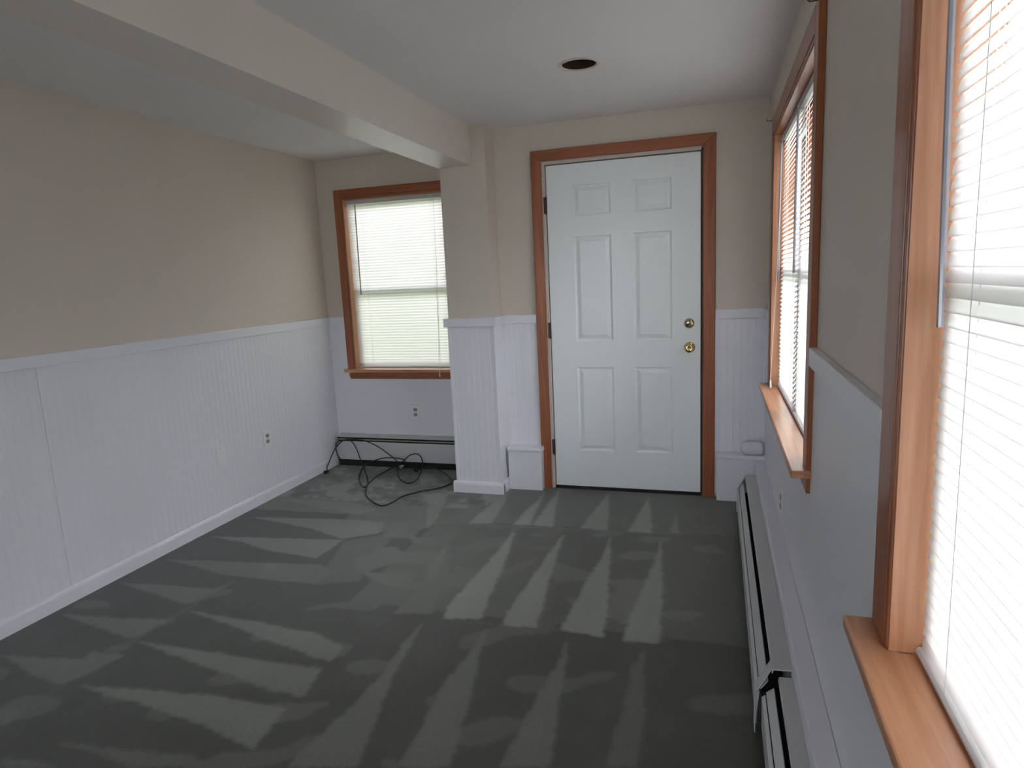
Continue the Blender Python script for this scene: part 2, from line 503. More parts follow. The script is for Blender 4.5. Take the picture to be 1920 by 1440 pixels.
# hedge beyond the alcove window, added out of view: it shades the lower sky and greens the light
bm = B()
bmesh.ops.create_cube(bm, size=1)
bmesh.ops.scale(bm, vec=(11, 1.6, 2.8), verts=bm.verts)
bmesh.ops.translate(bm, vec=(-2.8, 9.5, .9), verts=bm.verts)
bmesh.ops.subdivide_edges(bm, edges=bm.edges, cuts=24, use_grid_fill=True)
rh = random.Random(9)
for v in bm.verts:
    v.co += Vector((rh.uniform(-.12, .12), rh.uniform(-.12, .12), rh.uniform(-.15, .15)))
structure(obj('shade_hedge', bm, 'shade_hedge'), 'tall green shrub row added outside the alcove window to dim its light', 'shade_hedge')

# recessed can
t = empty('recessed_light', (HX, HY, H))
tag(t, 'empty recessed ceiling light can with thin white trim ring and dark inside', 'ceiling light')
bm = B()
seg = 48
prof = [(0.0745, -0.001), (0.078, -0.005), (0.088, -0.005), (0.094, -0.0005), (0.094, 0.0), (0.0745, 0.0)]
rings = []
for rr, d in prof:
    rings.append([bm.verts.new((rr * math.cos(2 * math.pi * i / seg), rr * math.sin(2 * math.pi * i / seg), d)) for i in range(seg)])
for q_ in range(len(rings)):
    a, c_ = rings[q_], rings[(q_ + 1) % len(rings)]
    for i in range(seg):
        bm.faces.new((a[i], a[(i + 1) % seg], c_[(i + 1) % seg], c_[i]))
obj('trim_ring', bm, 'jambw', t, smooth=True)
bm = B()
rings = []
for rr, d in ((0.0745, 0.0), (0.072, 0.02), (0.072, 0.17), (0.02, 0.18)):
    rings.append([bm.verts.new((rr * math.cos(2 * math.pi * i / seg), rr * math.sin(2 * math.pi * i / seg), d)) for i in range(seg)])
for a, c_ in zip(rings, rings[1:]):
    for i in range(seg):
        bm.faces.new((a[i], a[(i + 1) % seg], c_[(i + 1) % seg], c_[i]))
bm.faces.new(rings[-1])
obj('housing', bm, 'rust', t, smooth=True)
bm = B(); lathe(bm, [(0.018, 0.12), (0.018, 0.178)], (0, 0, 0), (0, 0, 1), 20)
obj('lamp_holder', bm, 'dark', t)

# ------------------------------------------------------------------ walls
ZT = 2.56
G = .0178                     # rough opening round the jambs
AW0, AW1 = -2.624, -1.82      # alcove window opening
AS, AH = 0.752, 2.003
FW0, FW1 = 2.165, 3.560       # far right window opening
NW0, NW1 = -0.310, 1.085      # near right window opening
structure(bobj('wall_left', [(XL - T, XL, YB - T, YA + T, -.1, ZT)], 'beige'), 'beige upper wall on the left above white wainscot', 'wall')
GX0, GX1, GZ = -1.95, -1.20, 2.02     # unseen glazed door behind the camera, added to brighten the door wall
structure(bobj('wall_back', [(XL, GX0, YB - T, YB, -.1, ZT), (GX1, XR, YB - T, YB, -.1, ZT), (GX0, GX1, YB - T, YB, GZ, ZT), (GX0, GX1, YB - T, YB, -.1, 0)], 'beige'),
          'beige wall behind the camera', 'wall')
gd = empty('fill_door', ((GX0 + GX1) / 2, YB, 0))
structure(gd, 'unseen glazed door added behind the camera to light the door wall', 'door')
gh = (GX1 - GX0) / 2
for a, b, y in ((-gh, gh, -.05),):
    fr_ = bobj('fill_door_frame', [(a, a + .06, y - .03, y, .01, GZ), (b - .06, b, y - .03, y, .01, GZ), (a + .06, b - .06, y - .03, y, .01, .11), (a + .06, b - .06, y - .03, y, GZ - .06, GZ)], 'vinyl', gd)
    bobj('glass_pane', [(a + .055, b - .055, y - .017, y - .013, .105, GZ - .055)], 'glass', fr_)
structure(bobj('wall_right', [
    (XR, XR + T, YB - T, NW0 - G, -.1, ZT), (XR, XR + T, NW0 - G, NW1 + G, -.1, SILL - .024), (XR, XR + T, NW0 - G, NW1 + G, HEAD + G, ZT),
    (XR, XR + T, NW1 + G, FW0 - G, -.1, ZT), (XR, XR + T, FW0 - G, FW1 + G, -.1, SILL - .024), (XR, XR + T, FW0 - G, FW1 + G, HEAD + G, ZT),
    (XR, XR + T, FW1 + G, YA + T, -.1, ZT)], 'beige'), 'grey beige right hand wall between the two wide windows', 'wall')
structure(bobj('wall_alcove', [
    (XL, AW0 - G, YA, YA + T, -.1, ZT), (AW0 - G, AW1 + G, YA, YA + T, -.1, AS - .024), (AW0 - G, AW1 + G, YA, YA + T, AH + G, ZT),
    (AW1 + G, CX1, YA, YA + T, -.1, ZT)], 'beige'), 'short beige wall around the small alcove window', 'wall')
DO0, DO1, DOH = DX0 - .022, DX1 + .022, DZ1 + .022
structure(bobj('wall_door', [
    (CX1, DO0, YD, YA + T, -.1, ZT), (DO1, XR, YD, YA + T, -.1, ZT), (DO0, DO1, YD, YA + T, DOH, ZT)], 'beige'),
    'beige wall around the white six panel door', 'wall')
structure(bobj('wall_column', [(CX0, CX1, CY, YA, -.1, ZT)], 'beige'), 'square boxed column between alcove window and door', 'column')
structure(bobj('ceiling_beam', [(-1.6385, -1.4275, YB, CY, 2.068, H + .02)], 'beam', bevel=.002), 'long boxed cream beam running under the ceiling to the column', 'beam')

# ------------------------------------------------------------------ wainscot, caps, baseboards
def bead(bm, a0, a1, z0, z1, face, back, axis, pitch=0.040, out=1):
    """beadboard: V grooves cut in a sheet. axis 'x' (runs along x, face at y) or 'y' (runs along y, face at x)."""
    prof = [(a0, face)]
    a = a0 + pitch * .6
    dep = 0.0010 if back > face else -0.0010
    while a < a1 - .006:
        prof += [(a - .0026, face), (a - .0008, face + dep), (a + .0008, face + dep), (a + .0026, face)]
        # small second bead beside the groove
        b = a + .008
        if b < a1 - .004:
            prof += [(b - .0015, face), (b, face + dep * .5), (b + .0015, face)]
        a += pitch
    prof += [(a1, face), (a1, back), (a0, back)]
    if axis == 'y':
        prof = [(q, p) for p, q in prof]
    prism(bm, prof, z0, z1, 'z')

bm = B()
bead(bm, YB, 2.0765, 0.0, CAP0 + .01, XL + .006, XL, 'y')
bead(bm, 2.0790, YA, 0.0, CAP0 + .01, XL + .006, XL, 'y')
structure(obj('trim_1', bm, 'white'), 'white beadboard wainscot along the left wall', 'wainscot')
structure(bobj('trim_2', [(XL, XL + .020, YB, YA, CAP0, CAP1)], 'white', bevel=.003), 'white flat cap rail on the left wall wainscot', 'cap rail')
def basebd(bm, axis, a0, a1, f, back, h=.074):
    s = 1 if f > back else -1
    t_ = abs(f - back)
    pr = [(back, 0), (back, h), (back + s * t_ * .35, h), (back + s * t_ * .75, h - .006), (f, h - .016), (f, 0)]
    prism(bm, pr, a0, a1, axis)
bm = B(); basebd(bm, 'y', YB, YA, XL + .019, XL + .006)
structure(obj('baseboard_left', bm, 'white', smooth=False), 'low white baseboard along the left wall', 'baseboard')

# alcove wall
structure(bobj('trim_3', [(XL + .006, AW0 - .074, YA - .006, YA, 0, CAP0 + .01), (AW0 - .074, AW1 + .074, YA - .006, YA, 0, AS - .07),
                          (AW1 + .074, CX0, YA - .006, YA, 0, CAP0 + .01)], 'white'), 'smooth white lower wall under the alcove window', 'wainscot')
structure(bobj('trim_4', [(XL + .020, AW0 - .074, YA - .020, YA, CAP0, CAP1)], 'white', bevel=.003), 'short white cap rail in the alcove corner left of the window', 'cap rail')

# column skirts
bm = B()
bead(bm, CX0 + .012, CX1 - .004, .05, CAP0 + .01, CY - .006, CY, 'x')
structure(obj('trim_5', bm, 'white'), 'white beadboard on the front of the column', 'wainscot')
structure(bobj('trim_6', [(CX0 - .006, CX0 + .012, CY - .010, YA, 0, CAP0 + .01), (CX1 - .004, CX1 + .010, CY - .010, YD, 0, CAP0 + .01)], 'white', bevel=.001),
          'white side boards of the column', 'corner board')
structure(bobj('trim_7', [(CX0 - .028, CX1 + .024, CY - .026, CY, CAP0, CAP1), (CX1, CX1 + .024, CY, YD, CAP0, CAP1), (CX0 - .028, CX0, CY, YA, CAP0, CAP1)],
               'white', bevel=.003), 'white cap rail wrapped around the column', 'cap rail')
bm = B()
pr = [(CY, 0), (CY, .074), (CY - .016, .074), (CY - .024, .066), (CY - .028, .055), (CY - .028, 0)]
prism(bm, pr, CX0 - .024, CX1 + .028, 'x')
pr = [(CX1, 0), (CX1, .074), (CX1 + .016, .074), (CX1 + .024, .066), (CX1 + .028, .055), (CX1 + .028, 0)]
prism(bm, pr, CY - .02, YD, 'y')
structure(obj('baseboard_column', bm, 'white'), 'white baseboard wrapped around the foot of the column', 'baseboard')

# door wall
DC0, DC1 = -1.094, -0.006     # outer edges of door casing
bm = B()
bead(bm, CX1 + .01, DC0, .02, CAP0 + .01, YD - .006, YD, 'x')
structure(obj('trim_8', bm, 'white'), 'narrow white beadboard strip between column and door', 'wainscot')
bm = B()
bead(bm, DC1, XR, .02, CAP0 + .01, YD - .006, YD, 'x')
structure(obj('trim_9', bm, 'white'), 'narrow white beadboard strip right of the door', 'wainscot')
structure(bobj('trim_10', [(CX1 + .024, DC0, YD - .020, YD, CAP0, CAP1)], 'white', bevel=.003), 'short white cap rail between column and door', 'cap rail')
structure(bobj('trim_11', [(DC1, XR - .006, YD - .020, YD, CAP0, CAP1)], 'white', bevel=.003), 'short white cap rail right of the door', 'cap rail')
# pipe boxes either side of the door
def pipebox(name, x0, x1, label, y=3.965):
    o = empty(name, ((x0 + x1) / 2, YD, 0))
    structure(o, label, 'boxing')
    c0 = (x0 + x1) / 2
    bobj('panel', [(x0 - c0, x1 - c0, y - YD, 0, 0, .262)], 'white', o, .0015)
    bm = B()
    f = y - YD
    pr = [(0, .262), (0, .290), (f - .010, .290), (f - .016, .286), (f - .018, .276), (f - .016, .266), (f - .010, .262)]
    prism(bm, pr, x0 - c0 - .0, x1 - c0 + .006, 'x')
    obj('rounded_cap', bm, 'white', o)
    return o
pipebox('trim_12', CX1 + .0285, -1.080, 'low white boxed pipe cover left of the door')
pipebox('trim_13', 0.006, XR - .006, 'low white boxed pipe cover right of the door')

# right wall lower panels and cap
PF = XR - .006
structure(bobj('trim_14', [(PF, XR, NW1 + CWR, FW0 - CWR, 0, CAP0 + .01), (PF, XR, FW0 - CWR, FW1 + CWR, 0, SILL - .03),
                           (PF, XR, FW1 + CWR, YD, 0, CAP0 + .01), (PF, XR, NW0 - CWR, NW1 + CWR, 0, SILL - .03),
                           (PF, XR, YB, NW0 - CWR, 0, CAP0 + .01)], 'white'), 'smooth white lower part of the right wall', 'wainscot')
structure(bobj('trim_15', [(XR - .022, XR, NW1 + CWR, FW0 - CWR, CAP0, CAP1)], 'white', bevel=.003), 'white cap rail between the two right hand windows', 'cap rail')
structure(bobj('trim_16', [(XR - .022, XR, FW1 + CWR, YD - .02, CAP0, CAP1)], 'white', bevel=.003), 'white cap rail stub in the corner right of the door', 'cap rail')
structure(bobj('trim_17', [(XR - .022, XR, YB, NW0 - CWR, CAP0, CAP1)], 'white', bevel=.003), 'white cap rail on the right wall behind the camera', 'cap rail')
structure(bobj('trim_18', [(XR - .062, PF, YB, 3.965, 0, .268)], 'white', bevel=.004), 'white boxed ledge running behind the long heater', 'boxing')

# ------------------------------------------------------------------ windows (local frame: x along the wall, -y into the room, z up from the sill)
def window(name, loc, rz, w, h, cw, units, label, horn=0.012):
    o = empty(name, loc, rz)
    structure(o, label, 'window')
    along = 'wx'
    mv = 'wz'
    hw = w / 2
    ct = 0.021
    def casing_side(s):
        xo, xi = s * (hw + cw), s * (hw + .004)
        g = s * (hw + .016)
        a, b = sorted((xo, g + s * .003)); c_, d = sorted((g, xi))
        return bobj('window_casing', [(a, b, -ct, 0, 0, h + cw), (c_, d, -ct + .002, 0, 0, h + .0035)], mv, o, .0025)
    casing_side(-1); casing_side(1)
    bobj('head_casing', [(-hw - .0185, hw + .0185, -ct, 0, h + .019, h + cw), (-hw - .016, hw + .016, -ct + .002, 0, h + .004, h + .016)], along, o, .0025)
    # jambs
    bobj('window_jamb', [(-hw - .018, -hw, -.016, T, 0, h + .018)], 'sz', o, .001)
    bobj('window_jamb', [(hw, hw + .018, -.016, T, 0, h + .018)], 'sz', o, .001)
    bobj('head_jamb', [(-hw, hw, -.016, T, h, h + .018)], along, o, .001)
    # stool and apron
    bm = B()
    prism(bm, [(-hw - cw - horn, -.064), (hw + cw + horn, -.064), (hw + cw + horn, 0), (hw, 0), (hw, .10), (-hw, .10), (-hw, 0), (-hw - cw - horn, 0)], -.024, 0, 'z')
    st = obj('window_sill', bm, 'sx', o, .004)
    bm = B()
    x0, x1 = -hw - cw + .004, hw + cw - .004
    d0 = .055
    A = [bm.verts.new(p) for p in ((x0, 0, -.024), (x1, 0, -.024), (x1 - .012, 0, -.024 - d0), (x0 + .012, 0, -.024 - d0))]
    C = [bm.verts.new((v.co.x, -.017, v.co.z)) for v in A]
    bm.faces.new(A); bm.faces.new(C[::-1])
    for i in range(4):
        bm.faces.new((A[i], A[(i + 1) % 4], C[(i + 1) % 4], C[i]))
    obj('apron', bm, along, o, .002)
    # outer sill
    bobj('outer_sill', [(-hw, hw, .10, T + .05, -.03, -.006)], 'vinyl', o)
    uw = w / units
    for u in range(units):
        a = -hw + u * uw; b = a + uw
        if u:
            bobj('mullion', [(a - .018, a + .018, .046, T, 0, h)], mv, o, .001)
            a += .018
        if u < units - 1:
            b -= .018
        mid = 0.47 * h
        f = .038
        for nm, z0, z1, y0, y1 in (('lower_sash', .002, mid + .02, .058, .080), ('upper_sash', mid - .02, h - .002, .084, .106)):
            s_ = bobj(nm, [(a + .002, a + f, y0, y1, z0, z1), (b - f, b - .002, y0, y1, z0, z1),
                           (a + f, b - f, y0, y1, z0, z0 + f), (a + f, b - f, y0, y1, z1 - f, z1)], 'vinyl', o, .002)
            bobj('glass_pane', [(a + f - .004, b - f + .004, (y0 + y1) / 2 - .0015, (y0 + y1) / 2 + .0015, z0 + f - .004, z1 - f + .004)], 'glass', s_)
    return o

window('window_1', ((AW0 + AW1) / 2, YA, AS), 0, AW1 - AW0, AH - AS, .074, 1, 'small stained wood framed window in the alcove left of the column')
window('window_2', (XR, (FW0 + FW1) / 2, SILL), -math.pi / 2, FW1 - FW0, HEAD - SILL, CWR, 2, 'far stained wood framed window on the right wall')
window('window_3', (XR, (NW0 + NW1) / 2, SILL), -math.pi / 2, NW1 - NW0, HEAD - SILL, CWR, 2, 'near stained wood framed window at the right edge of the photo')

# ------------------------------------------------------------------ blinds (same local frame, origin at top centre of the blind)
SLATS = {}
def blind(loc, rz, w, h, label, wand_x, cord_x, cord_len, tilt=50, pitch=.0208, wand_len=.70, lean=0.0, cord_y=-.020, ladder=(.12,), group=None):
    o = empty('window_blind', loc, rz)
    tag(o, label, 'blind', group)
    hw = w / 2
    # head rail: U shaped channel
    bobj('head_rail', [(-hw, hw, -.013, -.0115, -.026, 0), (-hw, hw, .0115, .013, -.026, 0), (-hw, hw, -.013, .013, -.026, -.0245),
                       (-hw, -hw + .0015, -.0115, .0115, -.0245, 0), (hw - .0015, hw, -.0115, .0115, -.0245, 0)], 'rail', o)
    bm = B()
    ca, sa = math.cos(math.radians(tilt)), math.sin(math.radians(tilt))
    z = -.036
    rb = random.Random(int(w * 1000) + int(wand_x * 100))
    while z > -h + .022:
        dt = rb.uniform(-1.2, 1.2)
        ca, sa = math.cos(math.radians(tilt + dt)), math.sin(math.radians(tilt + dt))
        row = []
        for q_ in range(5):
            s_ = (q_ / 4 - .5) * .0252
            bow = .0016 * (1 - (2 * q_ / 4 - 1) ** 2)
            # inner (room side) edge low, crown turned up and to the room
            y = s_ * ca - bow * sa
            zz = z + s_ * sa + bow * ca
            row.append((y, zz))
        A = [bm.verts.new((-hw, y, zz)) for y, zz in row]
        C = [bm.verts.new((hw, y, zz)) for y, zz in row]
        for q_ in range(4):
            bm.faces.new((A[q_], A[q_ + 1], C[q_ + 1], C[q_]))
        z -= pitch
    s_o = obj('slats', bm, 'slat', o, smooth=True)
    zb = -h
    bm = B()
    prism(bm, [(-.012, zb), (.012, zb), (.0125, zb + .006), (.009, zb + .011), (-.009, zb + .011), (-.0125, zb + .006)], -hw, hw, 'x')
    obj('bottom_rail', bm, 'rail', o, .001)
    # ladder and lift strings
    bm = B()
    for lx in (-hw + ladder[0], hw - ladder[0]):
        for yy in (-.0075, .0075):
            tube(bm, [(lx, yy, -.026), (lx, yy, zb + .01)], .0007, 5)
        tube(bm, [(lx + .004, 0, -.026), (lx + .004, 0, zb + .01)], .0007, 5)
    obj('ladder_cord', bm, 'string', o)
    # wand
    bm = B()
    wx = wand_x
    tube(bm, [(wx, -.020, -.030), (wx + lean * .5, -.022, -.03 - wand_len * .5), (wx + lean, -.022, -.03 - wand_len)], .0046, 8)
    wd = obj('wand', bm, 'wand', o, smooth=False)
    bm = B(); tube(bm, [(wx, -.012, -.016), (wx, -.0195, -.018), (wx, -.020, -.032)], .0022, 6)
    obj('hook', bm, 'rail', wd)
    # pull cord with tassel
    cx = cord_x
    bm = B()
    pts = [(cx, -.012, -.020), (cx, -.018, -.05), (cx + .003, -.018 + (cord_y + .018) * .35, -cord_len * .5), (cx, cord_y, -cord_len)]
    for d_ in (-.002, .002):
        tube(bm, catmull([(p[0] + d_, p[1], p[2]) for p in pts], 5), .0009, 5)
    cd = obj('pull_cord', bm, 'string', o)
    bm = B(); lathe(bm, [(.002, 0), (.004, -.006), (.0065, -.034), (.0065, -.038), (.002, -.040)], (cx, cord_y, -cord_len), (0, 0, 1), 12)
    obj('tassel', bm, 'string', cd, smooth=True)
    return o

BY = .032
blind(((AW0 + AW1) / 2, YA + BY, AH - .004), 0, AW1 - AW0 - .008, AH - AS - .008, 'closed white mini blind in the small alcove window',
      -.322, .305, 1.262, wand_len=.66, lean=-.006, cord_y=-.098, tilt=63)
# right wall blinds: local x runs toward the camera
fh = HEAD - SILL - .010
um = (FW1 - FW0) / 2
c2 = (FW0 + FW1) / 2
blind((XR + BY, c2 + um / 2, HEAD - .004), -math.pi / 2, um - .014, fh, 'closed white mini blind in the far right window, half nearer the door',
      -um / 2 + .05, -um / 2 + .085, 1.186, wand_len=.66, cord_y=-.052, tilt=48)
blind((XR + BY, c2 - um / 2, HEAD - .004), -math.pi / 2, um - .014, fh, 'closed white mini blind in the far right window, half nearer the camera',
      -um / 2 + .035, um / 2 - .08, .85, wand_len=.62, tilt=58)
un = (NW1 - NW0) / 2
c3 = (NW0 + NW1) / 2
blind((XR + BY, c3 + un / 2, HEAD - .004), -math.pi / 2, un - .014, fh, 'white mini blind cut by the right edge of the photo, grey wand at its left',
      -un / 2 + .012, un / 2 - .08, .85, wand_len=.68, lean=.052, tilt=74)
blind((XR + BY, c3 - un / 2, HEAD - .004), -math.pi / 2, un - .014, fh, 'closed white mini blind of the near right window beside the camera, outside the photo',
      -un / 2 + .03, un / 2 - .08, .85, wand_len=.62, tilt=74)

# little curtain hooks at the upper corners of the far window
for i, (y, lb) in enumerate(((FW1 + .075, 'tiny dark curtain hook at the upper corner of the far window, door side'),
                             (FW0 - .075, 'tiny dark curtain hook at the upper corner of the far window, camera side'))):
    bm = B()
    tube(bm, [(0, 0, 0), (-.022, 0, 0), (-.026, 0, .003), (-.026, 0, .010)], .0016, 6)
    o = obj('curtain_hook', bm, 'hinge'); o.location = (XR - .021, y, HEAD + .085)
    tag(o, lb, 'hook', 'curtain hooks above the far window')

# ------------------------------------------------------------------ door
d = empty('door_1', (DX0, YD, 0))
structure(d, 'white six panel entry door with brass knob and stained wood casing', 'door')
dw = DX1 - DX0
YS = 0.004       # slab face relative to wall face
def door_slab():
    """front face with six moulded raised panels"""
    bm = B()
    z0, z1 = .020, DZ1
    cols = [(-.842 - DX0, -.611 - DX0), (-.480 - DX0, -.254 - DX0)]
    rows = [(.260, .806), (.972, 1.619), (1.742, 1.923)]
    xs = [0, cols[0][0], cols[0][1], cols[1][0], cols[1][1], dw]
    zs = [z0, rows[0][0], rows[0][1], rows[1][0], rows[1][1], rows[2][0], rows[2][1], z1]
    for i in range(5):
        for j in range(7):
            xa, xb, za, zb = xs[i], xs[i + 1], zs[j], zs[j + 1]
            if i in (1, 3) and j in (1, 3, 5):
                # rings: inset, depth
                steps = [(0, 0), (.005, .008), (.013, .010), (.031, .0035), (.036, .0015)]
                prev = None
                for ins, dep in steps:
                    ring = [bm.verts.new(p) for p in ((xa + ins, YS + dep, za + ins), (xb - ins, YS + dep, za + ins),
                                                      (xb - ins, YS + dep, zb - ins), (xa + ins, YS + dep, zb - ins))]
                    if prev:
                        for k_ in range(4):
                            bm.faces.new((prev[k_], prev[(k_ + 1) % 4], ring[(k_ + 1) % 4], ring[k_]))
                    prev = ring
                bm.faces.new(prev)
            else:
                bm.faces.new([bm.verts.new(p) for p in ((xa, YS, za), (xb, YS, za), (xb, YS, zb), (xa, YS, zb))])
    bmesh.ops.remove_doubles(bm, verts=bm.verts, dist=1e-5)
    # sides and back
    yb = YS + .044
    bd = [bm.verts.new(p) for p in ((0, yb, z0), (dw, yb, z0), (dw, yb, z1), (0, yb, z1))]
    fr = [bm.verts.new(p) for p in ((0, YS, z0), (dw, YS, z0), (dw, YS, z1), (0, YS, z1))]
    bm.faces.new(bd)
    for k_ in range(4):
        bm.faces.new((fr[k_], fr[(k_ + 1) % 4], bd[(k_ + 1) % 4], bd[k_]))
    return bm
sl = obj('door_slab', door_slab(), 'doorp', d)
# jambs and stop
bobj('door_jamb', [(-.022, -.0065, -.0015, .16, 0, DZ1 + .022)], 'jambw', d, .001)
jr = bobj('door_jamb', [(dw + .0035, dw + .022, -.0015, .16, 0, DZ1 + .022)], 'weather', d, .001)
jr['label'] = 'brown stained latch side jamb'
bobj('head_jamb', [(-.0065, dw + .0035, -.0015, .16, DZ1 + .0075, DZ1 + .022)], 'jambw', d, .001)
bobj('door_stop', [(-.0065, .010, YS + .046, .10, 0, DZ1 + .0075), (dw - .010, dw + .0035, YS + .046, .10, 0, DZ1 + .0075), (.010, dw - .010, YS + .046, .10, DZ1 - .008, DZ1 + .0075)], 'weather', d)
bobj('threshold', [(-.0035, dw + .0035, -.004, .16, -.002, .0185)], 'dark', d, .001)
# casing: mitred
def casing(x0, x1, zt, w, th, inner_x0, inner_x1, inner_z):
    out = []
    def mitre(pts):
        bm = B()
        A = [bm.verts.new((p[0], 0, p[1])) for p in pts]
        C = [bm.verts.new((p[0], -th, p[1])) for p in pts]
        bm.faces.new(A); bm.faces.new(C[::-1])
        for i in range(4):
            bm.faces.new((A[i], A[(i + 1) % 4], C[(i + 1) % 4], C[i]))
        return bm
    obj('door_casing', mitre([(x0, 0), (inner_x0, 0), (inner_x0, inner_z), (x0, zt)]), 'wz', d, .004)
    obj('door_casing', mitre([(x1, 0), (inner_x1, 0), (inner_x1, inner_z), (x1, zt)]), 'wz', d, .004)
    obj('head_casing', mitre([(x0, zt), (inner_x0, inner_z), (inner_x1, inner_z), (x1, zt)]), 'wx', d, .004)
casing(DC0 - DX0, DC1 - DX0, 2.142, .063, .022, -1.031 - DX0, -.076 - DX0, 2.077)
for zc in (1.815, 1.043, .28):
    bm = B()
    lathe(bm, [(.0055, 0), (.0055, .10)], (-.0035, -.008, zc - .05), (0, 0, 1), 14)
    lathe(bm, [(.003, 0), (.003, .112)], (-.0035, -.008, zc - .056), (0, 0, 1), 10)
    box(bm, -.019, -.003, -.004, -.001, zc - .05, zc + .05)
    h_ = obj('hinge', bm, 'hinge', d)
# knob and deadbolt (lathed, axis toward the room)
kx, kz = -.153 - DX0, .925
bm = B()
lathe(bm, [(.033, 0), (.033, .004), (.028, .009), (.016, .011), (.011, .016), (.011, .030), (.016, .035), (.0245, .042), (.0275, .050), (.0275, .056), (.023, .064), (.012, .0675), (.010, .066), (.0, .066)],
      (kx, YS, kz), (0, -1, 0), 40)
kn = obj('door_knob', bm, 'brass', d, smooth=True)
bm = B(); box(bm, kx - .0065, kx + .0065, YS - .070, YS - .0655, kz - .002, kz + .002)
obj('lock_button', bm, 'bronze', kn, .0008)
bz = 1.070
bm = B()
lathe(bm, [(.030, 0), (.030, .005), (.026, .013), (.020, .016), (.0, .0165)], (kx - .002, YS, bz), (0, -1, 0), 40)
db = obj('deadbolt', bm, 'bronze', d, smooth=True)
bm = B()
c_ = Vector((kx - .002, YS - .016, bz))
a_ = math.radians(20)
pts = [(-.017, -.004), (.017, -.004), (.017, .004), (-.017, .004)]
pts = [(c_.x + p * math.cos(a_) - q_ * math.sin(a_), c_.z + p * math.sin(a_) + q_ * math.cos(a_)) for p, q_ in pts]
A = [bm.verts.new((p[0], c_.y, p[1])) for p in pts]; C = [bm.verts.new((p[0], c_.y - .016, p[1])) for p in pts]
bm.faces.new(A); bm.faces.new(C[::-1])
for i in range(4):
    bm.faces.new((A[i], A[(i + 1) % 4], C[(i + 1) % 4], C[i]))
obj('thumb_turn', bm, 'brass', db, .002)

# ------------------------------------------------------------------ baseboard heaters (profile: d = distance from wall, z)
def heater(name, loc, rz, length, depth, top, label, joints, left_cap=True, right_cap=True):
    """local: x along the wall, -y into the room"""
    o = empty(name, loc, rz)
    tag(o, label, 'heater')
    D = depth
    # back panel
    bobj('back_panel', [(0, length, -.004, 0, .02, top)], 'heat', o)
    # fins: dark element inside
    bm = B()
    x = .03
    tube(bm, [(0.005, -D * .5, .095), (length - .005, -D * .5, .095)], .011, 10)
    while x < length - .03:
        box(bm, x, x + .0012, -D * .5 - .028, -D * .5 + .028, .068, .122)
        x += .012
    obj('heating_element', bm, 'dark', o)
    # front panel
    bm = B()
    prism(bm, [(-D, .034), (-D + .006, .034), (-D + .006, .040), (-D + .0015, .040), (-D + .0105, .140), (-D + .009, .142), (-D - .0005, .134)], .004, length - .004, 'x')
    obj('front_panel', bm, 'heat', o, .0008)
    # damper
    s = D - .010
    z0, z1 = .150, top - .026
    bm = B()
    prism(bm, [(-s + .001, z0), (-s + .022, z1 - .012), (-s + .0245, z1 - .0135), (-s + .0035, z0 - .002)], .004, length - .004, 'x')
    obj('damper', bm, 'heat', o, .0005)
    # hood
    bm = B()
    prism(bm, [(-D + .043, top - .012), (-D + .046, top), (0, top + .002), (0, top), (-D + .048, top - .003), (-D + .0455, top - .014)], .004, length - .004, 'x')
    obj('hood', bm, 'heat', o, .0006)
    # dark inside behind gap under the panel
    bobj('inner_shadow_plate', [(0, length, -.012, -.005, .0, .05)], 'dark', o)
    def cap(x0, x1):
        e = .003
        ip = [(-D - e, .006), (-D - e, .136), (-D + .042, top + .003), (0, top + .006)]
        op = [(0, top + .003), (-D + .043, top), (-D, .135), (-D, .006)]
        bm = B(); prism(bm, ip + op, x0, x1, 'x')
        obj('joint_cover', bm, 'heat', o, .0006)
    for a, b in joints:
        cap(a, b)
    for flag, a in ((left_cap, 0), (right_cap, length - .002)):
        if flag:
            bm = B(); prism(bm, [(-D, .006), (-D, .135), (-D + .043, top), (0, top), (0, .006)], a, a + .002, 'x')
            obj('end_plate', bm, 'heat', o)
    return o
# right wall, far (larger) run: local x toward the camera -> starts at y=3.80
WB = XR - .062 - .0005
heater('baseboard_heater', (WB, 3.80, 0), -math.pi / 2, 3.80 - 1.885, .100, .218, 'long white baseboard heater on the right wall below the far window', [(0, .035), (3.80 - 1.885 - .05, 3.80 - 1.885)], True, False)
heater('baseboard_heater', (WB, 1.880, 0), -math.pi / 2, 3.2, .084, .205, 'white baseboard heater on the right wall below the near window, nearest the camera', [], False, True)
t = empty('baseboard_heater', (XL + .03, YA - .0065, 0))
tag(t, 'white baseboard heater with dark top slot under the alcove window', 'heater')
LN, D = -1.642 - XL - .03, .080
bobj('back_panel', [(0, LN, -.004, 0, .02, .238)], 'heat', t)
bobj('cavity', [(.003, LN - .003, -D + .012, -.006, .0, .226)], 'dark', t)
bm = B(); prism(bm, [(-D, .052), (-D + .008, .052), (-D + .008, .056), (-D + .002, .056), (-D + .006, .194), (-D + .004, .196), (-D, .190)], .002, LN - .002, 'x')
obj('front_panel', bm, 'heat', t)
bobj('damper', [(.002, LN - .002, -D + .006, -D + .009, .2055, .2135)], 'socket', t)
bm = B(); prism(bm, [(-D + .010, .226), (-D + .010, .233), (0, .242), (0, .239), (-D + .013, .230), (-D + .013, .226)], .002, LN - .002, 'x')
obj('hood', bm, 'heat', t)
for a in (0, LN - .002):
    bm = B(); prism(bm, [(-D, .045), (-D, .192), (-D + .010, .232), (0, .241), (0, .045)], a, a + .002, 'x')
    obj('end_plate', bm, 'heat', t)

